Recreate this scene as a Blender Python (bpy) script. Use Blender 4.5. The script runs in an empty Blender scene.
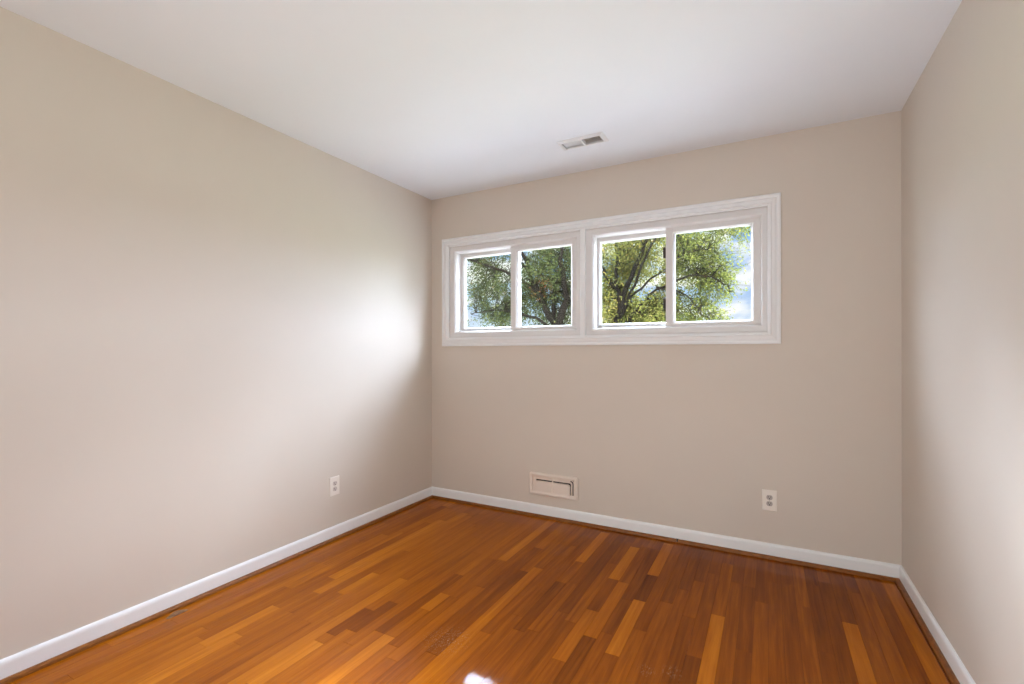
import bpy, bmesh, math, random
from mathutils import Vector, Matrix

scene = bpy.context.scene
COL = scene.collection
R = math.radians

# ------------------------------------------------------------------ room size (metres)
XL, XR = -2.4367, 0.6085          # left / right wall faces
YB, YR = 3.1238, -1.60            # window wall face / wall behind the camera
H = 2.440                         # ceiling
CAM_Z = 1.193

# ------------------------------------------------------------------ camera
cam = bpy.data.cameras.new('camera')
cam.sensor_width = 36.0
cam.lens = 16.686
cam.shift_y = 9.58 / 1024
cam.clip_start = 0.02
cam.clip_end = 400
cam_o = bpy.data.objects.new('camera', cam)
cam_o.location = (0, 0, CAM_Z)
cam_o.rotation_mode = 'XYZ'
cam_o.rotation_euler = (R(90), R(0.06), 0.49487)
COL.objects.link(cam_o)
scene.camera = cam_o

# ------------------------------------------------------------------ colour management
vs = scene.view_settings
vs.view_transform = 'Standard'
vs.look = 'None'
vs.gamma = 1.0
vs.use_curve_mapping = False
vs.exposure = 0.16
scene.display_settings.display_device = 'sRGB'

# ------------------------------------------------------------------ node helpers
def lin(r, g, b):
    def f(c):
        c /= 255.0
        return c / 12.92 if c <= 0.04045 else ((c + 0.055) / 1.055) ** 2.4
    return (f(r), f(g), f(b), 1.0)

class NT:
    def __init__(self, tree):
        self.t = tree
        tree.nodes.clear()
    def n(self, kind, **kw):
        nd = self.t.nodes.new(kind)
        for k, v in kw.items():
            setattr(nd, k, v)
        return nd
    def link(self, a, b):
        self.t.links.new(a, b)
    def put(self, sock, v):
        if isinstance(v, bpy.types.NodeSocket):
            self.link(v, sock)
        else:
            sock.default_value = v
    def math(self, op, a, b=0.0, c=0.0, clamp=False):
        nd = self.n('ShaderNodeMath', operation=op, use_clamp=clamp)
        self.put(nd.inputs[0], a); self.put(nd.inputs[1], b); self.put(nd.inputs[2], c)
        return nd.outputs[0]
    def vmath(self, op, a, b=(0, 0, 0)):
        nd = self.n('ShaderNodeVectorMath', operation=op)
        self.put(nd.inputs[0], a); self.put(nd.inputs[1], b)
        return nd
    def mapr(self, v, a, b, c, d, kind='SMOOTHSTEP'):
        nd = self.n('ShaderNodeMapRange', interpolation_type=kind)
        self.put(nd.inputs[0], v)
        for i, x in enumerate((a, b, c, d)):
            nd.inputs[1 + i].default_value = x
        return nd.outputs[0]
    def mix(self, fac, a, b, blend='MIX'):
        nd = self.n('ShaderNodeMix', data_type='RGBA', blend_type=blend)
        self.put(nd.inputs[0], fac); self.put(nd.inputs[6], a); self.put(nd.inputs[7], b)
        return nd.outputs[2]
    def noise(self, vec, scale, detail=3.0, rough=0.5, dist=0.0):
        nd = self.n('ShaderNodeTexNoise')
        if vec is not None:
            self.put(nd.inputs['Vector'], vec)
        nd.inputs['Scale'].default_value = scale
        nd.inputs['Detail'].default_value = detail
        nd.inputs['Roughness'].default_value = rough
        nd.inputs['Distortion'].default_value = dist
        return nd
    def ramp(self, fac, stops):
        nd = self.n('ShaderNodeValToRGB')
        els = nd.color_ramp.elements
        while len(els) < len(stops):
            els.new(0.5)
        for e, (p, c) in zip(els, stops):
            e.position = p; e.color = c
        self.put(nd.inputs[0], fac)
        return nd.outputs[0]

# ------------------------------------------------------------------ sky: pale blue with clouds low down, added bright lobes out of view
world = bpy.data.worlds.new('sky')
scene.world = world
world.use_nodes = True
w = NT(world.node_tree)
gen = w.n('ShaderNodeTexCoord').outputs['Generated']
sep = w.n('ShaderNodeSeparateXYZ'); w.link(gen, sep.inputs[0])
zz = sep.outputs[2]
blue = w.ramp(zz, [(0.0, lin(226, 234, 248)), (0.06, lin(205, 222, 247)), (0.13, lin(160, 195, 243)), (0.20, lin(140, 180, 238)), (1.0, lin(120, 165, 230))])
sq = w.vmath('MULTIPLY', gen, (1.0, 1.0, 2.6)).outputs[0]
cl = w.noise(sq, 6.0, 6.0, 0.55).outputs['Fac']
clm = w.mapr(cl, 0.44, 0.58, 0.0, 1.0)
vis = w.mix(clm, blue, lin(252, 252, 254))
SKY_HI_COL = (0.87, 1.0, 1.26, 1)
LOBE_L = Vector((-0.60, 1.0, 0.80)).normalized()
LOBE_S = Vector((1.30, 1.0, 1.10)).normalized()
dots = w.vmath('DOT_PRODUCT', gen, tuple(LOBE_S)).outputs['Value']
dotl = w.vmath('DOT_PRODUCT', gen, tuple(LOBE_L)).outputs['Value']
hi = w.mapr(zz, 0.24, 0.45, 0.0, 2.2)
# unseen bright lobes added on both sides of the window to light the room
hlen = w.math('SQRT', w.math('SUBTRACT', 1.0, w.math('MULTIPLY', zz, zz)))
xa = w.math('DIVIDE', sep.outputs[0], w.math('MAXIMUM', hlen, 0.001))
front = w.mapr(sep.outputs[1], -0.2, 0.1, 0.0, 1.0)
az_near = w.math('MULTIPLY', w.mapr(xa, 0.06, 0.22, 0.0, 1.0), w.mapr(xa, 0.50, 0.75, 1.0, 0.0))
az_far = w.mapr(xa, 0.50, 0.75, 0.0, 1.0)
az_left = w.mapr(xa, -0.62, -0.76, 0.0, 1.0)
el_low = w.math('MULTIPLY', w.mapr(zz, 0.0, 0.05, 0.0, 1.0), w.mapr(zz, 0.25, 0.45, 1.0, 0.0))
el_high = w.mapr(zz, 0.25, 0.45, 0.0, 1.0)
el_top = w.mapr(w.math('DIVIDE', zz, w.math('MAXIMUM', sep.outputs[1], 0.05)), 0.45, 1.12, 0.0, 1.0)   # added light grows towards steeper angles
steep = w.mapr(w.math('DIVIDE', zz, w.math('MAXIMUM', sep.outputs[1], 0.05)), 1.16, 1.36, 1.0, 0.0)   # added light fades out above, to sharpen the shadow edge on the wall
el_top = w.math('MULTIPLY', el_top, steep)
hl = w.mapr(dotl, 0.965, 0.992, 0.0, 1.0)
G_NL, G_NH, G_FL, G_FH, G_LL, G_LH, G_GL, G_UP = 26.0, 8.0, 8.0, 5.0, 40.0, 60.0, 90.0, 54.0
amp = w.math('ADD', w.math('MULTIPLY', el_high, w.math('MULTIPLY', G_UP, w.math('MULTIPLY_ADD', steep, 0.75, 0.25))), w.math('MULTIPLY', w.mapr(dots, 0.974, 0.983, 0.0, 1.0), 120.0))   # added bright disc, unseen, that lights the left wall
for k_, a_, b_ in ((G_NL, az_near, el_low), (G_NH, az_near, el_top), (G_FL, az_far, el_low), (G_FH, az_far, el_top), (G_LL, az_left, el_low), (G_LH, az_left, el_high), (G_GL, hl, el_high)):
    amp = w.math('ADD', amp, w.math('MULTIPLY', w.math('MULTIPLY', front, k_), w.math('MULTIPLY', a_, b_)))
high = w.n('ShaderNodeVectorMath', operation='SCALE')
high.inputs[0].default_value = SKY_HI_COL[:3]
w.link(amp, high.inputs['Scale'])
lowm = w.mapr(zz, 0.24, 0.34, 1.0, 0.0)
tot = w.mix(1.0, w.mix(lowm, (0, 0, 0, 1), vis), high.outputs[0], 'ADD')
bg = w.n('ShaderNodeBackground'); w.link(tot, bg.inputs[0]); bg.inputs[1].default_value = 1.0
w.link(bg.outputs[0], w.n('ShaderNodeOutputWorld').inputs[0])
world.cycles.sampling_method = 'MANUAL'
world.cycles.sample_map_resolution = 1024

# ------------------------------------------------------------------ lamps
sun = bpy.data.lights.new('sun', 'SUN')
sun.energy = 24.0; sun.angle = R(1.0); sun.color = (1.0, 0.97, 0.92)
sun_o = bpy.data.objects.new('sun', sun)
sun_o.rotation_euler = Vector((-0.74, 0.12, -0.66)).to_track_quat('-Z', 'Y').to_euler()
sun_o.location = (9, 0, 9)
COL.objects.link(sun_o)

def area(name, loc, direction, sx, sy, energy, color=(1, 1, 1), portal=False):
    l = bpy.data.lights.new(name, 'AREA')
    l.shape = 'RECTANGLE'; l.size = sx; l.size_y = sy; l.energy = energy; l.color = color
    l.cycles.is_portal = portal
    o = bpy.data.objects.new(name, l)
    o.location = loc
    o.rotation_euler = Vector(direction).to_track_quat('-Z', 'Y').to_euler()
    COL.objects.link(o)
    return o
area('sky_portal', (-1.700, YB + 0.17, 1.668), (0, -1, 0), 1.11, 0.73, 1, portal=True)
area('sky_portal', (-0.553, YB + 0.17, 1.668), (0, -1, 0), 1.11, 0.73, 1, portal=True)
# unseen fill lamps added low down, beside and behind the camera; no room fixtures
TINT = (0.94, 0.98, 1.01)
area('low_fill', (-0.6, 1.0, 0.12), (0, 0.9, 1.0), 0.4, 0.4, 3, TINT)
area('low_fill', (-1.2, 1.0, 0.12), (-0.2, 1.0, 1.0), 0.4, 0.4, 5, TINT)
area('low_fill', (0.0, 0.9, 0.12), (0.3, 1.0, 1.0), 0.4, 0.4, 5, TINT)
area('low_fill', (-1.0, 0.5, 0.25), (-0.1, 0.8, 1.0), 0.5, 0.5, 2.5, TINT)
area('side_fill', (0.3, 0.0, 0.9), (0, 0, 1), 0.5, 0.5, 11, TINT)
area('rear_fill', (-0.7, -0.4, 0.9), (0, 0, 1), 0.6, 0.6, 4.5, TINT)
area('left_fill', (-2.3, -0.9, 0.8), (1, 0.6, 0), 1.0, 1.5, 8, TINT)
area('high_fill', (0.35, -1.0, 2.3), (0, 0.4, -1), 0.5, 0.5, 9, TINT)

cy = scene.cycles
cy.max_bounces = 14
cy.diffuse_bounces = 8
cy.glossy_bounces = 4
cy.transparent_max_bounces = 16
cy.sample_clamp_indirect = 6.0

# ------------------------------------------------------------------ materials
def material(name):
    m = bpy.data.materials.new(name)
    m.use_nodes = True
    t = NT(m.node_tree)
    b = t.n('ShaderNodeBsdfPrincipled')
    out = t.n('ShaderNodeOutputMaterial')
    t.link(b.outputs[0], out.inputs[0])
    return m, t, b

def paint(name, col, rough=0.5, bump=0.0, bscale=400.0, var=0.03, spec=0.4):
    m, t, b = material(name)
    co = t.n('ShaderNodeTexCoord').outputs['Object']
    nz = t.noise(co, 2.2, 4.0, 0.6).outputs['Fac']
    k = t.mapr(nz, 0.3, 0.7, 1.0 - var, 1.0 + var, 'LINEAR')
    sc = t.n('ShaderNodeVectorMath', operation='SCALE')
    sc.inputs[0].default_value = col[:3]
    t.link(k, sc.inputs['Scale'])
    t.link(sc.outputs[0], b.inputs['Base Color'])
    b.inputs['Roughness'].default_value = rough
    b.inputs['Specular IOR Level'].default_value = spec
    if bump:
        bn = t.n('ShaderNodeBump'); bn.inputs['Strength'].default_value = bump; bn.inputs['Distance'].default_value = 0.001
        t.link(t.noise(co, bscale, 2.0, 0.5).outputs['Fac'], bn.inputs['Height'])
        t.link(bn.outputs[0], b.inputs['Normal'])
    return m

M_WALL = paint('beige_wall_paint', (0.63, 0.568, 0.495), 0.55, 0.10, 350, 0.012, 0.3)
M_CEIL = paint('white_ceiling_paint', (0.785, 0.815, 0.86), 0.7, 0.08, 300, 0.01, 0.2)
M_TRIM = paint('white_trim_paint', (0.81, 0.82, 0.825), 0.35, 0.0, 0, 0.01)
M_VINYL = paint('white_vinyl', (0.71, 0.70, 0.69), 0.35, 0.0, 0, 0.01)
M_PLATE = paint('ivory_outlet_plastic', (0.80, 0.75, 0.68), 0.3, 0.0, 0, 0.01)
M_SOCKET = paint('grey_socket_plastic', (0.42, 0.37, 0.34), 0.4, 0.0, 0, 0.02)
M_SOCKET2 = paint('pale_socket_plastic', (0.62, 0.55, 0.50), 0.4, 0.0, 0, 0.02)
M_DARK = paint('dark_void', (0.02, 0.017, 0.015), 0.7, 0.0, 0, 0.1)
M_BROWN = paint('brown_duct_metal', (0.16, 0.12, 0.085), 0.6, 0.0, 0, 0.1)
M_LOUVER = paint('white_vent_enamel', (0.73, 0.745, 0.755), 0.4, 0.0, 0, 0.01)
M_LOUVER2 = paint('shaded_vent_enamel', (0.50, 0.44, 0.37), 0.5, 0.0, 0, 0.04)  # browner copy of the enamel; dark of the open bank painted into its colour
M_REG = paint('beige_register_paint', (0.76, 0.67, 0.585), 0.42, 0.0, 0, 0.01)
M_LATCH = paint('dark_latch_plastic', (0.03, 0.022, 0.018), 0.4, 0.0, 0, 0.1)
M_SCREW = paint('brushed_screw_metal', (0.5, 0.47, 0.43), 0.35, 0.0, 0, 0.05)
M_OUT = paint('outside_wall_brick', (0.34, 0.22, 0.17), 0.8, 0.3, 60, 0.15)
M_SOFFIT = paint('white_soffit_paint', (0.78, 0.77, 0.75), 0.6, 0.0, 0, 0.03)

def floor_material():
    m, t, b = material('varnished_oak_strips')
    at = t.n('ShaderNodeAttribute', attribute_name='plank')
    sp = t.n('ShaderNodeSeparateColor'); t.link(at.outputs['Color'], sp.inputs[0])
    tone, seed = sp.outputs[0], sp.outputs[1]
    co = t.n('ShaderNodeTexCoord').outputs['Object']
    off = t.n('ShaderNodeCombineXYZ')
    t.link(t.math('MULTIPLY', seed, 37.0), off.inputs[0]); t.link(t.math('MULTIPLY', seed, 91.0), off.inputs[1]); t.link(seed, off.inputs[2])
    pc = t.vmath('ADD', co, off.outputs[0]).outputs[0]
    st = t.vmath('MULTIPLY', pc, (60.0, 2.6, 10.0)).outputs[0]
    g1 = t.noise(st, 1.0, 5.0, 0.62, 0.5).outputs['Fac']
    st2 = t.vmath('MULTIPLY', pc, (16.0, 1.1, 4.0)).outputs[0]
    g2 = t.noise(st2, 1.0, 3.0, 0.5, 1.4).outputs['Fac']
    st3 = t.vmath('MULTIPLY', pc, (260.0, 9.0, 30.0)).outputs[0]
    g3 = t.noise(st3, 1.0, 2.0, 0.6).outputs['Fac']
    v = t.math('ADD', tone, t.math('MULTIPLY', t.math('SUBTRACT', g1, 0.5), 0.50))
    v = t.math('ADD', v, t.math('MULTIPLY', t.math('SUBTRACT', g2, 0.5), 0.34))
    v = t.math('ADD', v, t.math('MULTIPLY', t.math('SUBTRACT', g3, 0.5), 0.12), clamp=True)
    colr = t.ramp(v, [(0.0, (0.100, 0.024, 0.0030, 1)), (0.30, (0.225, 0.056, 0.0040, 1)), (0.55, (0.350, 0.098, 0.0050, 1)),
                      (0.80, (0.500, 0.160, 0.0090, 1)), (1.0, (0.610, 0.240, 0.0220, 1))])
    # worn, scuffed finish in two places
    def blob(cx, cyy, r0, r1):
        d = t.vmath('DISTANCE', co, (cx, cyy, 0)).outputs['Value']
        return t.mapr(d, r0, r1, 1.0, 0.0)
    scr = t.noise(t.vmath('MULTIPLY', co, (95.0, 30.0, 1.0)).outputs[0], 1.0, 4.0, 0.65, 3.0).outputs['Fac']
    scr = t.mapr(scr, 0.54, 0.66, 0.0, 1.0)
    zone = t.math('ADD', blob(-1.17, 1.60, 0.02, 0.13), t.math('ADD', blob(-0.317, 1.838, 0.0, 0.055), blob(-0.40, 1.80, 0.0, 0.05)), clamp=True)
    sc = t.math('MULTIPLY', t.math('MULTIPLY', scr, zone), 0.5)
    colr = t.mix(sc, colr, (0.50, 0.36, 0.22, 1))
    t.link(colr, b.inputs['Base Color'])
    rg = t.noise(co, 3.0, 4.0, 0.6).outputs['Fac']
    t.link(t.math('ADD', t.mapr(rg, 0.3, 0.7, 0.17, 0.27, 'LINEAR'), t.math('MULTIPLY', sc, 0.4)), b.inputs['Roughness'])
    b.inputs['Specular IOR Level'].default_value = 0.0
    b.inputs['Coat Weight'].default_value = 0.40
    b.inputs['Coat Roughness'].default_value = 0.045
    b.inputs['Coat IOR'].default_value = 1.5
    wv = t.noise(t.vmath('MULTIPLY', co, (9.0, 5.0, 1.0)).outputs[0], 1.0, 2.0, 0.5).outputs['Fac']
    bn = t.n('ShaderNodeBump'); bn.inputs['Strength'].default_value = 0.25; bn.inputs['Distance'].default_value = 0.004
    t.link(wv, bn.inputs['Height'])
    t.link(bn.outputs[0], b.inputs['Normal']); t.link(bn.outputs[0], b.inputs['Coat Normal'])
    return m
M_FLOOR = floor_material()

def shoe_material():
    m, t, b = material('stained_oak_moulding')
    co = t.n('ShaderNodeTexCoord').outputs['Object']
    g = t.noise(t.vmath('MULTIPLY', co, (30.0, 30.0, 200.0)).outputs[0], 1.0, 3.0, 0.6).outputs['Fac']
    t.link(t.ramp(g, [(0.25, (0.12, 0.038, 0.006, 1)), (0.75, (0.31, 0.105, 0.016, 1))]), b.inputs['Base Color'])
    b.inputs['Roughness'].default_value = 0.38
    b.inputs['Specular IOR Level'].default_value = 0.25
    return m
M_SHOE = shoe_material()

def chip_material():
    m, t, b = material('torn_wood_fibre')
    co = t.n('ShaderNodeTexCoord').outputs['Object']
    g = t.noise(t.vmath('MULTIPLY', co, (200.0, 30.0, 200.0)).outputs[0], 1.0, 3.0, 0.6).outputs['Fac']
    t.link(t.ramp(g, [(0.3, (0.13, 0.060, 0.028, 1)), (0.7, (0.33, 0.185, 0.10, 1))]), b.inputs['Base Color'])
    b.inputs['Roughness'].default_value = 0.8
    b.inputs['Specular IOR Level'].default_value = 0.1
    return m
M_CHIP = chip_material()

def glass_material():
    m = bpy.data.materials.new('window_glass'); m.use_nodes = True
    t = NT(m.node_tree)
    tr = t.n('ShaderNodeBsdfTransparent'); tr.inputs[0].default_value = (0.97, 0.985, 0.975, 1)
    gl = t.n('ShaderNodeBsdfGlossy'); gl.inputs['Roughness'].default_value = 0.0
    fr = t.n('ShaderNodeFresnel'); fr.inputs[0].default_value = 1.45
    mx = t.n('ShaderNodeMixShader')
    t.link(t.math('MULTIPLY', fr.outputs[0], 0.8), mx.inputs[0]); t.link(tr.outputs[0], mx.inputs[1]); t.link(gl.outputs[0], mx.inputs[2])
    t.link(mx.outputs[0], t.n('ShaderNodeOutputMaterial').inputs[0])
    return m
M_GLASS = glass_material()

def leaf_material(name, stops, trans=0.35):
    m = bpy.data.materials.new(name); m.use_nodes = True
    t = NT(m.node_tree)
    at = t.n('ShaderNodeAttribute', attribute_name='leaf')
    sp = t.n('ShaderNodeSeparateColor'); t.link(at.outputs['Color'], sp.inputs[0])
    c = t.ramp(sp.outputs[0], stops)
    d = t.n('ShaderNodeBsdfDiffuse'); t.link(c, d.inputs[0])
    s = t.n('ShaderNodeBsdfTranslucent'); t.link(c, s.inputs[0])
    mx = t.n('ShaderNodeMixShader'); mx.inputs[0].default_value = trans
    t.link(d.outputs[0], mx.inputs[1]); t.link(s.outputs[0], mx.inputs[2])
    t.link(mx.outputs[0], t.n('ShaderNodeOutputMaterial').inputs[0])
    return m
M_LEAF_A = leaf_material('dark_green_leaves', [(0.0, (0.0144, 0.0221, 0.0073, 1)), (0.5, (0.0365, 0.0440, 0.0151, 1)), (0.85, (0.0778, 0.0761, 0.0300, 1)), (1.0, (0.1166, 0.0481, 0.0201, 1))])
M_LEAF_B = leaf_material('yellow_green_leaves', [(0.0, (0.0292, 0.0381, 0.0088, 1)), (0.4, (0.0729, 0.0802, 0.0181, 1)), (0.8, (0.1458, 0.1323, 0.0340, 1)), (1.0, (0.2331, 0.1602, 0.0481, 1))])
M_BARK = paint('grey_brown_bark', (0.0070, 0.0058, 0.0045), 0.95, 0.6, 40, 0.3, 0.0)
M_BOUNCE = paint('pale_bounce_slab', (0.73, 0.73, 0.72), 0.8, 0.2, 40, 0.06, 0.2)
M_GROUND = paint('dry_lawn', (0.26, 0.28, 0.19), 0.9, 0.5, 30, 0.2, 0.1)

# ------------------------------------------------------------------ object helpers
def new_obj(name, verts, faces, mat, parent=None, smooth=False, loc=None):
    me = bpy.data.meshes.new(name)
    me.from_pydata([tuple(v) for v in verts], [], faces)
    me.update()
    bm = bmesh.new(); bm.from_mesh(me); bmesh.ops.recalc_face_normals(bm, faces=bm.faces); bm.to_mesh(me); bm.free()
    if smooth:
        for p in me.polygons:
            p.use_smooth = True
    me.materials.append(mat)
    o = bpy.data.objects.new(name, me)
    COL.objects.link(o)
    if parent is not None:
        o.parent = parent
    if loc is not None:
        o.location = loc
    return o

class Geo:
    """collects shapes of one part"""
    def __init__(self):
        self.v = []; self.f = []
    def add(self, vs_, fs_):
        k = len(self.v); self.v += [Vector(x) for x in vs_]; self.f += [tuple(i + k for i in q) for q in fs_]
        return self
    def box(self, x0, x1, y0, y1, z0, z1):
        return self.add([(x0, y0, z0), (x1, y0, z0), (x1, y1, z0), (x0, y1, z0), (x0, y0, z1), (x1, y0, z1), (x1, y1, z1), (x0, y1, z1)],
                        [(0, 3, 2, 1), (4, 5, 6, 7), (0, 1, 5, 4), (1, 2, 6, 5), (2, 3, 7, 6), (3, 0, 4, 7)])
    def bbox(self, x0, x1, y0, y1, z0, z1, bev=0.002, seg=2):
        bm = bmesh.new()
        bmesh.ops.create_cube(bm, size=1.0)
        for v in bm.verts:
            v.co = Vector(((x0 + x1) / 2 + v.co.x * (x1 - x0), (y0 + y1) / 2 + v.co.y * (y1 - y0), (z0 + z1) / 2 + v.co.z * (z1 - z0)))
        bmesh.ops.bevel(bm, geom=bm.edges[:], offset=bev, segments=seg, affect='EDGES', profile=0.6)
        bm.verts.index_update()
        self.add([v.co.copy() for v in bm.verts], [[v.index for v in f.verts] for f in bm.faces]); bm.free()
        return self
    def ring(self, x0, x1, z0, z1, profile, wl=1, wr=1, wb=1, wt=1):
        """sweep a closed profile [(inward, y)] round the rectangle with mitred corners;
        the widths may be scaled per side"""
        n = len(profile)
        vs_ = []
        for cx, cz, sx, sz, kx, kz in ((x0, z0, 1, 1, wl, wb), (x1, z0, -1, 1, wr, wb), (x1, z1, -1, -1, wr, wt), (x0, z1, 1, -1, wl, wt)):
            for (i, y) in profile:
                vs_.append((cx + sx * i * kx, y, cz + sz * i * kz))
        fs_ = []
        for c in range(4):
            d = (c + 1) % 4
            for i in range(n):
                j = (i + 1) % n
                fs_.append((c * n + i, c * n + j, d * n + j, d * n + i))
        return self.add(vs_, fs_)
    def extrude(self, profile, a, b, axes):
        """closed profile [(p, q)] pulled from a to b along the third axis; axes maps (p, q, t) to xyz"""
        n = len(profile)
        vs_ = [axes(p, q, a) for p, q in profile] + [axes(p, q, b) for p, q in profile]
        fs_ = [(i, (i + 1) % n, n + (i + 1) % n, n + i) for i in range(n)]
        fs_ += [tuple(range(n)), tuple(range(2 * n - 1, n - 1, -1))]
        return self.add(vs_, fs_)
    def disc(self, cx, cz, rx, rz, y0, y1, n=28, flat=None):
        ring0 = []
        for i in range(n):
            a = 2 * math.pi * i / n
            x, z = rx * math.cos(a), rz * math.sin(a)
            if flat is not None:
                z = max(-flat, min(flat, z))
            ring0.append((x, z))
        return self.extrude(ring0, y0, y1, lambda p, q, t: (cx + p, t, cz + q))
    def build(self, name, mat, parent=None, smooth=False, loc=None):
        o = new_obj(name, self.v, self.f, mat, parent, smooth, loc)
        return o

def structure(o):
    o['kind'] = 'structure'
    return o
def empty(name, loc=(0, 0, 0)):
    o = bpy.data.objects.new(name, None)
    o.empty_display_size = 0.05
    o.location = loc
    COL.objects.link(o)
    return o
def tag(o, label, cat, group=None):
    o['label'] = label; o['category'] = cat
    if group:
        o['group'] = group
    return o
def copy_thing(root, loc, rotz):
    r = root.copy(); COL.objects.link(r); r.location = loc; r.rotation_euler = (0, 0, rotz)
    for ch in list(root.children):
        c = ch.copy(); COL.objects.link(c); c.parent = r
        for g in ch.children:
            d = g.copy(); COL.objects.link(d); d.parent = c
    return r

# ------------------------------------------------------------------ room shell
T = 0.16
OX0, OX1, OZ0, OZ1 = -2.256, -0.003, 1.304, 2.032      # window opening
MX0, MX1 = -1.144, -1.106                               # mullion between the two windows
g = Geo()
g.box(XL - T, OX0, YB, YB + T, -0.1, H + 0.1)
g.box(OX1, XR + T, YB, YB + T, -0.1, H + 0.1)
g.box(OX0, OX1, YB, YB + T, -0.1, OZ0)
g.box(OX0, OX1, YB, YB + T, OZ1, H + 0.1)
structure(g.build('wall_back', M_WALL))
structure(Geo().box(XL - T, XL, YR - T, YB, -0.1, H + 0.1).build('wall_left', M_WALL))
structure(Geo().box(XR, XR + T, YR - T, YB, -0.1, H + 0.1).build('wall_right', M_WALL))
structure(Geo().box(XL, XR, YR - T, YR, -0.1, H + 0.1).build('wall_rear', M_WALL))
# ceiling with the hole of its air duct
VX0, VX1, VY0, VY1 = -1.088, -0.848, 2.632, 2.722
g = Geo()
g.box(XL, VX0, YR, YB, H, H + 0.1); g.box(VX1, XR, YR, YB, H, H + 0.1)
g.box(VX0, VX1, YR, VY0, H, H + 0.1); g.box(VX0, VX1, VY1, YB, H, H + 0.1)
structure(g.build('ceiling', M_CEIL))
# unseen roof; its eaves over the window wall are sized to shape the daylight
structure(Geo().box(XL - 0.8, XR + 0.9, YR - 0.8, YB + 0.46, 2.56, 2.72).build('roof', M_SOFFIT))
structure(Geo().box(XL - T, XR + T, YB + T, YB + T + 0.02, -3.0, 1.27).build('wall_outside', M_OUT))

# floor of narrow boards running towards the window wall
random.seed(11)
PW = 0.0571
X00 = XR - 0.0375 - 56 * PW
keyed = [  # (x, y from, y to, tone): boards that stand out in the photograph
    (-2.03, 1.75, 2.72, 0.72), (-2.04, 1.10, 1.43, 0.76), (-1.61, 1.05, 1.34, 0.79), (-1.388, 1.02, 1.51, 0.74),
    (-1.350, 2.36, 3.11, 0.68), (-1.373, 1.74, 1.90, 0.64), (-1.087, 1.10, 2.37, 0.58), (-1.83, 1.66, 1.90, 0.71),
    (-1.614, 1.40, 1.62, 0.26), (-1.55, 1.46, 1.72, 0.27), (-0.805, 1.25, 2.02, 0.20), (-0.926, 2.55, 3.04, 0.71),
    (-0.69, 2.44, 2.90, 0.69), (-0.532, 2.58, 3.05, 0.68), (-0.537, 1.83, 2.29, 0.72), (-0.187, 1.70, 2.33, 0.72),
    (-0.59, 1.96, 2.27, 0.24), (-0.65, 1.90, 2.43, 0.60), (-0.74, 1.70, 2.10, 0.56), (0.330, 1.40, 2.535, 0.69), (0.549, 1.0, 3.11, 0.61),
    (0.435, 1.2, 3.11, 0.40), (0.49, 1.2, 3.11, 0.28), (-1.90, 1.43, 2.2, 0.47), (-1.75, .9, 1.5, 0.52), (-1.45, 1.51, 2.1, 0.30),
    (-1.16, 1.5, 2.3, 0.25), (-1.02, 1.2, 1.9, 0.34), (-.92, 1.1, 1.8, 0.33), (-.35, 1.5, 2.5, 0.30), (-.13, 1.7, 2.7, 0.33), (.05, 1.6, 2.8, 0.28), (.16, 1.5, 2.6, 0.33)]
cols = {}
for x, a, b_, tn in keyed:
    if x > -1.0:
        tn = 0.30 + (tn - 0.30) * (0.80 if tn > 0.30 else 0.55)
    cols.setdefault(int(math.floor((x - X00) / PW)), []).append((a, b_, tn))
verts, faces, tones = [], [], []
n_col = int(math.ceil((XR - X00) / PW)) + 1
def plank(x0, x1, y0, y1, tone):
    k = len(verts); gx = 0.00035; gy = 0.0004
    t1, t2 = random.uniform(-.00013, .00013), random.uniform(-.00013, .00013)
    t3 = random.uniform(-.0001, .0001)
    zt = (t1, t2, t2 + t3, t1 + t3)
    a, b2, c, d = x0 + gx, x1 - gx, y0 + gy, y1 - gy
    verts.extend([(a, c, zt[0]), (b2, c, zt[1]), (b2, d, zt[2]), (a, d, zt[3]), (a, c, -.006), (b2, c, -.006), (b2, d, -.006), (a, d, -.006)])
    faces.extend([(k, k + 1, k + 2, k + 3), (k, k + 4, k + 5, k + 1), (k + 1, k + 5, k + 6, k + 2), (k + 2, k + 6, k + 7, k + 3), (k + 3, k + 7, k + 4, k)])
    s1 = random.random(); s2 = random.random()
    tones.extend([(tone, s1, s2)] * 5)
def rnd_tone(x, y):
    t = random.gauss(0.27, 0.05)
    t += 0.27 * min(1.0, max(0.0, (-0.7 - x) / 1.0))  # lighter towards the left wall: the fall of light is painted into the boards
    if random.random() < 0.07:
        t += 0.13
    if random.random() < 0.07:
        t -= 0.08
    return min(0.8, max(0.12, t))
for c in range(-1, n_col):
    x0 = max(XL, X00 + c * PW); x1 = min(XR, X00 + (c + 1) * PW)
    if x1 - x0 < 0.004:
        continue
    y = YR
    special = sorted(cols.get(c, []))
    while y < YB - 0.001:
        nxt = [s for s in special if s[0] >= y - 1e-6]
        lim = nxt[0][0] if nxt else YB
        if nxt and abs(nxt[0][0] - y) < 0.02:
            e = min(YB, nxt[0][1]); plank(x0, x1, y, e, nxt[0][2]); y = e; continue
        e = y + random.choice((.4, .55, .7, .9, 1.1, 1.4)) * random.uniform(.85, 1.15)
        if y == YR:
            e = y + random.uniform(.1, 1.0)
        if lim - e < 0.14:
            e = lim
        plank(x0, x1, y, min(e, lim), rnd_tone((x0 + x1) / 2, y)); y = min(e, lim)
k = len(verts)
verts += [(XL, YR, -.006), (XR, YR, -.006), (XR, YB, -.006), (XL, YB, -.006)]
faces.append((k, k + 1, k + 2, k + 3)); tones.append((0.0, 0.5, 0.5))
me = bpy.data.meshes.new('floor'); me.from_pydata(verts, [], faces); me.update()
ca = me.color_attributes.new('plank', 'FLOAT_COLOR', 'CORNER')
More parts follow.
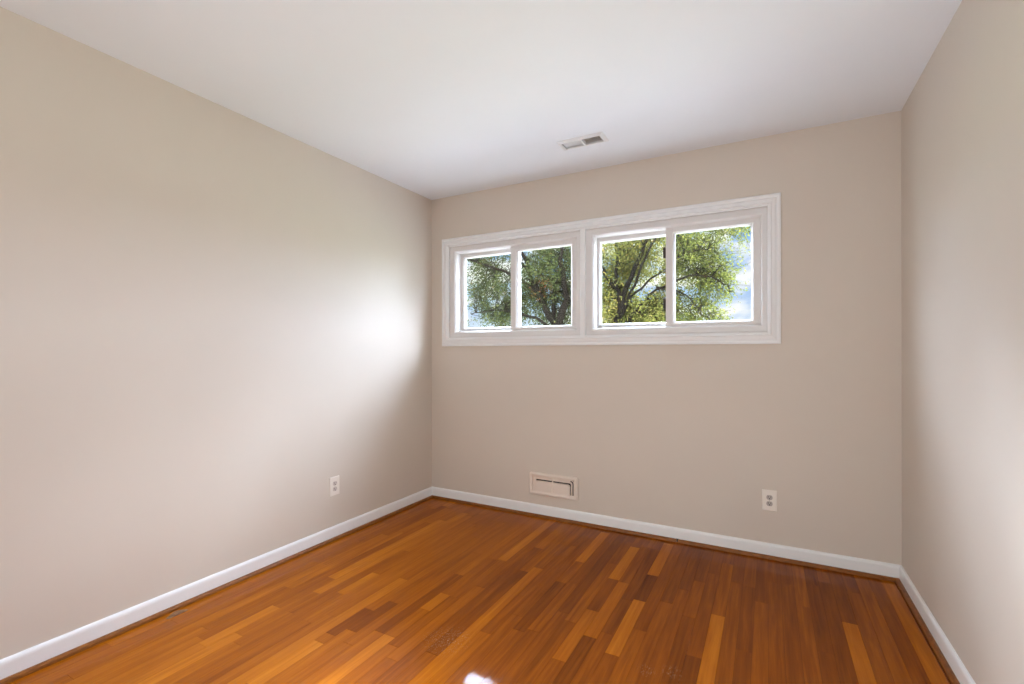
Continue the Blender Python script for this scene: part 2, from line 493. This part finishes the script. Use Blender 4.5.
for p in me.polygons:
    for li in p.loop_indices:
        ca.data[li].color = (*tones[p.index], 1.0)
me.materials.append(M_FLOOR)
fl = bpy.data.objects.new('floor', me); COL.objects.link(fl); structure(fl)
structure(Geo().box(XL - T, XR + T, YR - T, YB + T, -0.12, -0.007).build('floor_slab', M_DARK))

# baseboards (white) and shoe mouldings (brown), profile = (away from wall, z)
BP = [(0, 0.0), (0.0125, 0.0), (0.0125, 0.066), (0.0115, 0.074), (0.0085, 0.080), (0.004, 0.0835), (0, 0.084)]
SP = [(0.0125, 0.0005), (0.0315, 0.0005), (0.0315, 0.004), (0.0300, 0.0105), (0.0262, 0.0155), (0.0205, 0.0185), (0.0125, 0.0178)]
back = lambda p, q, t: (t, YB - p, q)
left = lambda p, q, t: (XL + p, t, q)
right = lambda p, q, t: (XR - p, t, q)
rear = lambda p, q, t: (t, YR + p, q)
def run(name, prof, axes, a, b_, mat):
    structure(Geo().extrude(prof, a, b_, axes).build(name, mat))
run('baseboard_back', BP, back, XL, XR, M_TRIM)
run('baseboard_left', BP, left, YR, YB, M_TRIM)
run('baseboard_right', BP, right, YR, YB, M_TRIM)
run('baseboard_rear', BP, rear, XL, XR, M_TRIM)
run('trim_1', SP, back, XL + .0125, -0.5065, M_SHOE)       # the two lengths on the window wall leave a small dark joint
run('trim_2', SP, back, -0.4965, XR - .0125, M_SHOE)
structure(Geo().box(-0.5085, -0.4945, YB - 0.0150, YB - 0.0120, 0.0005, 0.0190).build('trim_6', M_DARK))
run('trim_3', SP, left, YR, YB - .0125, M_SHOE)
run('trim_4', SP, right, YR, YB - .0125, M_SHOE)

# ------------------------------------------------------------------ window casing and the two sliding windows
CW = 0.068
cp = [(0, YB + .012), (0, YB - .010), (.003, YB - .013), (.011, YB - .013), (.0125, YB - .020), (.016, YB - .0215), (.020, YB - .020), (.022, YB - .0165), (.034, YB - .0150),
      (.042, YB - .0125), (.045, YB - .0095), (.051, YB - .0095), (.053, YB - .0145), (.060, YB - .0165), (.066, YB - .0150), (.068, YB - .0120), (.068, YB + .012)]
cp = [(CW - o_, y_) for o_, y_ in cp][::-1]        # ring() measures inward from the outer edge
g = Geo().ring(OX0 - CW, OX1 + CW, OZ0 - CW, OZ1 + CW, cp)
mp = [(MX0, YB + .012), (MX0, YB - .010), (MX0 + .003, YB - .0125), (MX1 - .009, YB - .0125), (MX1 - .006, YB - .0150), (MX1 - .001, YB - .0150), (MX1, YB - .013), (MX1, YB + .012)]
g.extrude(mp, OZ0 - .004, OZ1 + .004, lambda p, q, t: (p, q, t))
casing = structure(g.build('trim_5', M_TRIM))
casing['label'] = 'white moulded wood casing around both windows'

def sash(root, x0, x1, z0, z1, yf, wl, wr, wb, wt):
    """one glazed sash: rails with a bevelled glazing bead, and its pane"""
    pr = [(0, yf), (.74, yf), (.78, yf + .003), (.98, yf + .018), (1.0, yf + .019), (1.0, yf + .026), (0, yf + .028)]
    s = Geo().ring(x0, x1, z0, z1, pr, wl, wr, wb, wt).build('sash', M_VINYL, root)
    gl = Geo().box(x0 + wl - .004, x1 - wr + .004, yf + .0205, yf + .0245, z0 + wb - .004, z1 - wt + .004).build('glass_pane', M_GLASS, s)
    return s

def window(name, x0, x1, split, label, latch, lw):
    root = structure(empty(name, (0, 0, 0)))
    root['label'] = label
    yf = YB + .003
    # vinyl frame: face, then steps down into the two tracks
    fp = [(0, yf), (.027, yf), (.031, yf + .005), (.034, yf + .012), (.037, yf + .020), (.037, yf + .112), (.036, yf + .160), (0, yf + .160)]
    Geo().ring(x0, x1, OZ0, OZ1, fp, 1.55, 1, 1.38, 1.35).build('window_frame', M_VINYL, root)
    # outer sash (left half) stands further out; inner sash (right half) runs in front of it
    sash(root, x0 + .054, split + .029, OZ0 + .050, OZ1 - .049, yf + .072, lw, .045, .032, .036)
    s2 = sash(root, split - .017, x1 - .037, OZ0 + .040, OZ1 - .050, yf + .021, .056, .050, .040, .038)
    if latch:
        for z in (1.832, 1.503):
            Geo().bbox(split - .040, split - .010, yf + .0505, yf + .0525, z - .036, z + .036, .0008, 1).build('latch', M_LATCH, s2)
    # insect screen outside the sliding half
    return root
window('window_1', OX0, MX0, -1.692, 'left white sliding window with two panes', False, .042)
window('window_2', MX1, OX1, -0.560, 'right white sliding window with two panes', True, .027)

# ------------------------------------------------------------------ ceiling vent
cx, cyv = (VX0 + VX1) / 2, (VY0 + VY1) / 2
vent = tag(empty('ceiling_vent', (cx, cyv, H)), 'small white rectangular air vent with two louvre banks set in the ceiling', 'vent')
hx, hy = (VX1 - VX0) / 2, (VY1 - VY0) / 2
g = Geo()
def ringxy(gg, ax, ay, prof):
    n = len(prof); vs_ = []
    for sx, sy in ((-1, -1), (1, -1), (1, 1), (-1, 1)):
        for (o_, z) in prof:
            vs_.append((sx * (ax + o_), sy * (ay + o_), z))
    fs_ = [(c * n + i, c * n + (i + 1) % n, ((c + 1) % 4) * n + (i + 1) % n, ((c + 1) % 4) * n + i) for c in range(4) for i in range(n)]
    return gg.add(vs_, fs_)
ringxy(g, hx, hy, [(-.004, .0), (-.004, -.008), (-.001, -.010), (.010, -.008), (.020, -.003), (.0215, -.0015), (.0215, 0)]).build('vent_frame', M_LOUVER, vent)
Geo().bbox(-.006, .006, -hy, hy, -.009, .012, .001, 1).build('divider', M_LOUVER, vent)
g = Geo()
for x0, x1, y0, y1 in ((-hx, hx, -hy - .001, -hy), (-hx, hx, hy, hy + .001), (-hx - .001, -hx, -hy, hy), (hx, hx + .001, -hy, hy)):
    g.box(x0, x1, y0, y1, .0, .12)
g.box(-hx, hx, -hy, hy, .12, .122)
g.build('duct', M_BROWN, vent)
def slats(name, x0, x1, tilt, n, mat, wide):
    gg = Geo()
    for i in range(n):
        x = x0 + (x1 - x0) * (i + .5) / n
        c, s = math.cos(tilt) * wide / 2, math.sin(tilt) * wide / 2
        gg.extrude([(x - c, .006 - s), (x + c, .006 + s), (x + c + .0008, .0066 + s), (x - c + .0008, .0066 - s)], -hy, hy, lambda p, q, t: (p, t, q))
    return gg.build(name, mat, vent)
a_ = slats('louvre_bank', -hx + .002, -.007, R(34), 13, M_LOUVER, .0150)
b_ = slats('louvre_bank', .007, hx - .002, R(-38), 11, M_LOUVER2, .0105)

# ------------------------------------------------------------------ wall register below the window
rc = ((-1.534 - 1.162) / 2, YB, 0.237)
reg = tag(empty('wall_register', rc), 'beige painted air register with slotted damper low on the window wall', 'vent')
RW, RH = .186, .079
def rrect(hx_, hz_, r, n=6, cx_=0.0, cz_=0.0):
    pts = []
    for (sx, sz, a0) in ((1, 1, 0), (-1, 1, 90), (-1, -1, 180), (1, -1, 270)):
        for i in range(n + 1):
            a = R(a0 + 90 * i / n)
            pts.append((cx_ + sx * (hx_ - r) + r * math.cos(a), cz_ + sz * (hz_ - r) + r * math.sin(a)))
    return pts
def loft(gg, loops):
    """loops: [(points, y)] joined in turn; open ended"""
    n = len(loops[0][0]); vs_ = [(p, y, q) for pts, y in loops for p, q in pts]
    fs_ = [(l * n + i, l * n + (i + 1) % n, (l + 1) * n + (i + 1) % n, (l + 1) * n + i) for l in range(len(loops) - 1) for i in range(n)]
    return gg.add(vs_, fs_)
# rounded outer face frame
loft(Geo(), [(rrect(RW, RH, .009), -.0005), (rrect(RW, RH, .009), -.0140), (rrect(RW - .003, RH - .003, .008), -.0178), (rrect(RW - .009, RH - .009, .007), -.0220),
             (rrect(RW - .019, RH - .017, .008), -.0215), (rrect(RW - .024, RH - .021, .008), -.0180), (rrect(RW - .027, RH - .024, .008), -.0080), (rrect(RW - .027, RH - .024, .008), -.0005)]).build('face_frame', M_REG, reg, False)
Geo().box(-RW + .02, RW - .02, -.0012, -.0004, -RH + .02, RH - .02).build('recess', M_DARK, reg)
# curved louvres: lips along the top turning down on the right, each leaving a dark slot beside it
def lshape(xr, zt, xl, zb, r, wdt):
    out = [(xl, zt)]
    n = 8
    for i in range(n + 1):
        a = R(90 - 90 * i / n); out.append((xr - r + r * math.cos(a), zt - r + r * math.sin(a)))
    out.append((xr, zb))
    inn = [(xr - wdt, zb)]
    for i in range(n + 1):
        a = R(90 * i / n); inn.append((xr - r + (r - wdt) * math.cos(a), zt - r + (r - wdt) * math.sin(a)))
    inn.append((xl, zt - wdt))
    return out + inn
Geo().extrude(lshape(.1440, .0425, -.1360, -.0520, .020, .0095), -.0110, -.0010, lambda p, q, t: (p, t, q)).build('louvre', M_REG, reg)
Geo().extrude(lshape(.1595, .0555, -.1590, -.0560, .024, .0050), -.0130, -.0010, lambda p, q, t: (p, t, q)).build('louvre', M_REG, reg)
Geo().box(-.1590, .1260, -.0060, -.0010, .0400, .0515).build('back_strip', M_REG, reg)
# two damper plates and the bar between them
Geo().extrude(rrect(.0630, .0380, .003, 4, -.0700, -.0150), -.0165, -.0015, lambda p, q, t: (p, t, q)).build('damper_plate', M_REG, reg)
pl2 = [(-.003, -.053), (.1265, -.053), (.1265, .004)] + [(.1265 - .018 + .018 * math.cos(R(a)), .004 + .018 * math.sin(R(a))) for a in (15, 30, 45, 60, 75, 90)] + [(-.003, .022)]
Geo().extrude(pl2, -.0165, -.0015, lambda p, q, t: (p, t, q)).build('damper_plate', M_REG, reg)
Geo().bbox(-.0075, -.0025, -.0178, -.0010, -.055, .054, .0015, 2).build('centre_bar', M_REG, reg)
Geo().bbox(-.0120, -.0050, -.0260, -.0160, -.046, -.022, .0015, 1).build('damper_lever', M_REG, reg)
Geo().bbox(-.1588, -.1350, -.0160, -.0010, -.053, .046, .002, 2).build('end_plate', M_REG, reg)
Geo().bbox(-.1570, .1590, -.0180, -.0010, -.0580, -.0525, .001, 1).build('lower_lip', M_REG, reg)

# ------------------------------------------------------------------ electrical outlets (built facing -Y, then a copy turned to the left wall)
def outlet(loc):
    root = empty('electrical_outlet', loc)
    g = Geo()
    loft(g, [(rrect(.0385, .0600, .004), 0.0), (rrect(.0385, .0600, .004), -.0025), (rrect(.0370, .0585, .0035), -.0048), (rrect(.0345, .0560, .003), -.0058)])
    n = len(rrect(.0345, .0560, .003))
    g.f.append(tuple(range(3 * n, 4 * n)))
    g.build('cover_plate', M_PLATE, root)
    for s in (1, -1):
        rc_ = Geo().disc(0, s * .0178, .0160, .0160, -.0080, -.004, 32, .0130).build('receptacle', M_SOCKET, root)
        d = Geo()
        d.box(-.0078, -.0052, -.0083, -.0075, s * .0178 - .0010, s * .0178 + .0085)
        d.box(.0054, .0076, -.0083, -.0075, s * .0178 + .0002, s * .0178 + .0075)
        d.disc(0, s * .0178 - .0068, .0030, .0034, -.0083, -.0075, 14)
        d.build('slots', M_DARK, rc_)
    Geo().disc(0, 0, .0030, .0030, -.0068, -.005, 16).build('screw', M_SCREW, root)
    return root
o1 = tag(outlet((.006, YB, .331)), 'ivory duplex outlet with grey sockets on the window wall near the right corner', 'outlet')
o2 = copy_thing(o1, (XL, 2.126, .337), R(90))
tag(o2, 'white duplex outlet low on the left wall at the edge of the shadow', 'outlet')
for ch in o2.children:
    if ch.name.startswith('receptacle'):
        ch.data = ch.data.copy(); ch.data.materials[0] = M_SOCKET2

# ------------------------------------------------------------------ curled splinter of wood on the floor by the left moulding
chip = Geo()
n = 10
top = []
for i in range(n + 1):
    u = i / n
    y = -.042 + .084 * u
    wdt = .0105 * math.sin(math.pi * (0.12 + 0.80 * u)) ** .8
    lift = .0015 + .011 * math.sin(math.pi * u) ** 1.3
    top.append(((-wdt, y, lift + .004 * u), (wdt * .9, y + .008, .0008 + lift * .35)))
vs_ = [p for a, b2 in top for p in (a, b2)] + [(p[0], p[1], max(.0004, p[2] - .0022)) for a, b2 in top for p in (a, b2)]
m_ = 2 * (n + 1); fs_ = []
for i in range(n):
    a = 2 * i
    fs_ += [(a, a + 1, a + 3, a + 2), (m_ + a, m_ + a + 2, m_ + a + 3, m_ + a + 1), (a, a + 2, m_ + a + 2, m_ + a), (a + 1, m_ + a + 1, m_ + a + 3, a + 3)]
fs_ += [(0, m_, m_ + 1, 1), (2 * n, 2 * n + 1, m_ + 2 * n + 1, m_ + 2 * n)]
chip.add(vs_, fs_)
tag(chip.build('wood_splinter', M_CHIP, None, False, (-2.362, 1.170, 0)), 'small curled splinter of wood lying on the floor along the left baseboard', 'splinter')

# ------------------------------------------------------------------ outside: lawn and trees
structure(Geo().box(-60, 60, YB + 0.6, 120, -3.2, -3.0).build('ground', M_GROUND))
structure(Geo().box(-14, 14, YB + T + 0.03, 10.5, -3.0, -2.96).build('bounce_slab', M_BOUNCE))  # unseen pale slab added to bounce daylight up to the ceiling

def tube(gg, pts, radii, sides=7):
    pts = [Vector(p) for p in pts]
    base = len(gg.v)
    for i, p in enumerate(pts):
        d = (pts[min(i + 1, len(pts) - 1)] - pts[max(i - 1, 0)]).normalized()
        ref = Vector((0, 1, 0)) if abs(d.y) < .9 else Vector((1, 0, 0))
        u = d.cross(ref).normalized(); v = d.cross(u)
        for k in range(sides):
            a = 2 * math.pi * k / sides
            gg.v.append(p + (u * math.cos(a) + v * math.sin(a)) * radii[i])
    for i in range(len(pts) - 1):
        for k in range(sides):
            q = base + i * sides
            gg.f.append((q + k, q + (k + 1) % sides, q + sides + (k + 1) % sides, q + sides + k))
    gg.f.append(tuple(base + k for k in range(sides)))
    gg.f.append(tuple(base + (len(pts) - 1) * sides + k for k in range(sides)))

def smooth_path(pts, rng, wob=.05, sub=4):
    pts = [Vector(p) for p in pts]; out = []
    for i in range(len(pts) - 1):
        p0, p1, p2, p3 = pts[max(i - 1, 0)], pts[i], pts[i + 1], pts[min(i + 2, len(pts) - 1)]
        for k in range(sub):
            t = k / sub
            q = .5 * ((2 * p1) + (p2 - p0) * t + (2 * p0 - 5 * p1 + 4 * p2 - p3) * t * t + (3 * p1 - p0 - 3 * p2 + p3) * t ** 3)
            out.append(q + Vector((rng.uniform(-wob, wob), rng.uniform(-wob, wob), rng.uniform(-wob, wob))) * (0 if i == 0 and k == 0 else 1))
    out.append(pts[-1])
    return out

def make_tree(name, label, seed, base, limbs, zones, leafmat, leaf_len, per, tone_fn, limb_scale):
    """limbs: [(points, r0, r1)]; zones: [(centre, half sizes, number of sprays)]"""
    rng = random.Random(seed)
    root = tag(empty(name, base), label, 'tree', 'trees outside the window')
    B = Vector(base)
    wood = Geo(); nodes = []
    for pts, r0, r1 in limbs:
        sm = smooth_path(pts, rng)
        rr = [limb_scale * (r0 + (r1 - r0) * (i / (len(sm) - 1)) ** .8) for i in range(len(sm))]
        tube(wood, [p - B for p in sm], rr, 8)
        nodes += [(p, r) for p, r in zip(sm, rr)][2:]
    lv, lf, lt = [], [], []
    def leaf(p, d, tone):
        L = leaf_len * rng.uniform(.65, 1.25)
        d = d.normalized()
        s = d.cross(Vector((rng.uniform(-1, 1), rng.uniform(-1, 1), rng.uniform(-1, 1))))
        if s.length < 1e-3:
            return
        s = s.normalized() * L * .30
        k = len(lv)
        lv.extend([p, p + d * L * .45 + s, p + d * L, p + d * L * .45 - s])
        lf.append((k, k + 1, k + 2, k + 3)); lt.append(tone)
    sprays = []
    for c, hs, n in zones:
        for _ in range(int(n * (.45 if c[2] > 5.2 else .74 if c[0] < -2.4 else .52))):
            while True:
                q = Vector((rng.uniform(-1, 1), rng.uniform(-1, 1), rng.uniform(-1, 1)))
                if q.length <= 1:
                    break
            sprays.append(Vector((c[0] + q.x * hs[0], c[1] + .55 + q.y * hs[1], c[2] + q.z * hs[2])))
    for s in sprays:
        near = min(nodes, key=lambda nr: (nr[0] - s).length + (0.5 if nr[0].z > s.z + .4 else 0))
        p0 = near[0]; mid = p0.lerp(s, .55) + Vector((rng.uniform(-.12, .12), rng.uniform(-.12, .12), rng.uniform(.0, .22)))
        path = smooth_path([p0, mid, s], rng, .02, 3)
        L0 = (s - p0).length
        r0 = min(near[1] * .6, .006 + .009 * L0)
        tube(wood, [p - B for p in path], [r0 + (.004 - r0) * i / (len(path) - 1) for i in range(len(path))], 4)
        axis = (s - mid).normalized()
        for tw in range(5):
            d = (axis * .6 + Vector((rng.uniform(-1, 1), rng.uniform(-1, 1), rng.uniform(-.9, .8)))).normalized()
            tl = rng.uniform(.30, .75)
            st = path[-1 - (tw % 4)]
            tube(wood, [st - B, st + d * tl * .55 + Vector((0, 0, .02)) - B, st + d * tl - B], [.006, .005, .003], 3)
            for j in range(per // 5):
                u = rng.uniform(.10, 1.05)
                p = st + d * tl * u + Vector((rng.gauss(0, 1), rng.gauss(0, 1), rng.gauss(-.3, 1))) * .075
                ld = d * .4 + Vector((rng.uniform(-1, 1), rng.uniform(-1, 1), rng.uniform(-1.3, .5)))
                leaf(p - B, ld, tone_fn(p, rng))
    wood.build('trunk', M_BARK, root, True)
    me = bpy.data.meshes.new('foliage'); me.from_pydata(lv, [], lf); me.update()
    ca_ = me.color_attributes.new('leaf', 'FLOAT_COLOR', 'CORNER')
    for p in me.polygons:
        for li in p.loop_indices:
            ca_.data[li].color = (lt[p.index], 0, 0, 1)
    me.materials.append(leafmat)
    fo = bpy.data.objects.new('foliage', me); COL.objects.link(fo); fo.parent = root
    return root

def tone_a(p, rng):
    t = rng.gauss(.42, .17)
    if (p - Vector((-6.5, 14, 3.3))).length < .45 and rng.random() < .35:
        t = 1.0
    return min(1, max(0, t))
def tone_b(p, rng):
    t = rng.gauss(.56, .17) + (.14 if p.x < -3.9 and p.z < 3.0 else 0) - (.24 if p.x > -2.3 else 0)
    return min(1, max(0, t))

limbs_a = [([(-5.75, 14.2, -3.0), (-5.85, 14.2, -.5), (-5.95, 14.1, 1.6), (-5.98, 14.0, 2.15)], .26, .19),
           ([(-5.98, 14.0, 2.0), (-6.42, 14.0, 2.86), (-6.89, 13.9, 3.87), (-7.15, 13.8, 5.2), (-7.3, 13.8, 7.4)], .13, .03),
           ([(-5.95, 14.0, 2.0), (-5.62, 14.0, 2.82), (-5.79, 14.0, 4.1), (-5.80, 14.1, 5.0), (-5.6, 14.3, 8.0)], .14, .03),
           ([(-6.10, 14.0, 2.3), (-6.15, 14.3, 3.1), (-6.45, 14.5, 4.4), (-6.4, 14.8, 6.8)], .08, .02),
           ([(-6.45, 14.0, 2.95), (-7.05, 13.7, 3.45), (-7.64, 13.6, 3.83), (-9.03, 13.4, 4.40), (-9.9, 13.2, 4.6)], .07, .02),
           ([(-6.89, 13.9, 3.87), (-7.7, 13.8, 4.7), (-8.6, 13.6, 5.6)], .06, .02),
           ([(-6.0, 14.0, 1.9), (-6.8, 13.8, 2.35), (-7.9, 13.6, 2.55), (-8.8, 13.4, 2.45)], .06, .015)]
zones_a = [((-6.3, 14.2, 3.9), (1.1, 1.2, 1.1), 150), ((-6.4, 14.2, 6.4), (1.9, 1.8, 1.9), 130), ((-7.0, 13.9, 3.1), (.9, .9, .75), 50),
           ((-7.95, 13.6, 2.5), (.75, .7, .55), 52), ((-8.2, 13.6, 3.7), (1.0, .8, .95), 62), ((-8.9, 13.5, 3.2), (.45, .6, .5), 16),
           ((-9.1, 13.4, 4.6), (.8, .7, .7), 34), ((-5.5, 14.3, 2.9), (.45, .8, 1.2), 44), ((-6.3, 14.0, 2.2), (.7, .6, .35), 22), ((-8.3, 13.8, 5.6), (1.1, 1.0, .9), 50)]
make_tree('leafy_tree', 'dark green leafy tree with forked trunk seen through the left window', 5, (-5.75, 14.2, -3.0), limbs_a, zones_a, M_LEAF_A, .074, 95, tone_a, 1.05)

limbs_b = [([(-3.9, 14.4, -3.0), (-3.95, 14.3, -.5), (-3.98, 14.1, 1.3), (-3.96, 14.0, 2.2)], .24, .15),
           ([(-3.96, 14.0, 2.1), (-3.87, 14.0, 2.85), (-4.02, 14.0, 3.25), (-4.05, 14.1, 4.24), (-4.2, 14.3, 6.8)], .10, .03),
           ([(-3.92, 14.0, 2.3), (-3.70, 14.0, 3.05), (-3.39, 14.0, 3.77), (-3.04, 13.9, 4.40), (-2.6, 13.8, 5.5), (-2.3, 13.8, 7.0)], .10, .03),
           ([(-3.92, 14.0, 2.0), (-3.52, 13.9, 2.9), (-3.12, 13.8, 3.90), (-2.73, 13.7, 4.54), (-2.2, 13.5, 5.1)], .055, .025),
           ([(-3.72, 13.95, 2.55), (-3.2, 13.8, 3.05), (-2.57, 13.7, 3.47), (-1.9, 13.5, 3.85), (-1.35, 13.4, 3.9)], .045, .018),
           ([(-3.85, 14.0, 1.75), (-3.3, 13.8, 2.5), (-2.57, 13.7, 3.01), (-1.66, 13.5, 3.23), (-1.0, 13.3, 2.95), (-.8, 13.2, 2.7)], .055, .015),
           ([(-2.75, 13.7, 3.0), (-2.0, 13.5, 2.75), (-1.5, 13.4, 2.2), (-1.2, 13.3, 1.8)], .03, .012),
           ([(-2.73, 13.7, 4.45), (-2.29, 13.6, 4.63), (-1.8, 13.5, 4.70), (-1.15, 13.4, 4.58), (-.6, 13.3, 4.4)], .035, .012),
           ([(-4.02, 14.0, 3.1), (-4.5, 14.0, 3.9), (-4.75, 14.1, 5.0), (-5.0, 14.1, 6.2)], .07, .02)]
zones_b = [((-4.3, 14.2, 2.5), (.6, .9, .8), 80), ((-4.2, 14.1, 3.9), (.75, 1.0, .9), 90), ((-3.3, 13.9, 2.25), (.9, .8, .45), 85), ((-3.5, 14.3, 4.2), (.8, .8, .7), 60),
           ((-3.1, 13.8, 4.7), (.9, .9, .55), 50), ((-2.75, 13.7, 2.35), (.5, .7, .55), 50), ((-3.6, 14.4, 6.0), (1.8, 1.7, 1.5), 110), ((-1.75, 13.5, 3.85), (.80, .6, .62), 105),
           ((-2.2, 13.6, 4.5), (.45, .5, .3), 18), ((-1.25, 13.35, 3.2), (.50, .5, .40), 52), ((-1.9, 13.5, 2.35), (.60, .5, .42), 40), ((-1.1, 13.35, 4.55), (.50, .5, .25), 18),
           ((-.62, 13.3, 4.55), (.30, .4, .22), 12), ((-2.3, 13.6, 3.55), (.35, .5, .5), 22), ((-1.6, 13.5, 5.6), (1.0, .9, .7), 36), ((-1.35, 13.35, 2.1), (.3, .4, .25), 12)]
make_tree('leafy_tree', 'yellow green leafy tree with spreading branches seen through the right window', 9, (-3.9, 14.4, -3.0), limbs_b, zones_b, M_LEAF_B, .068, 105, tone_b, .90)
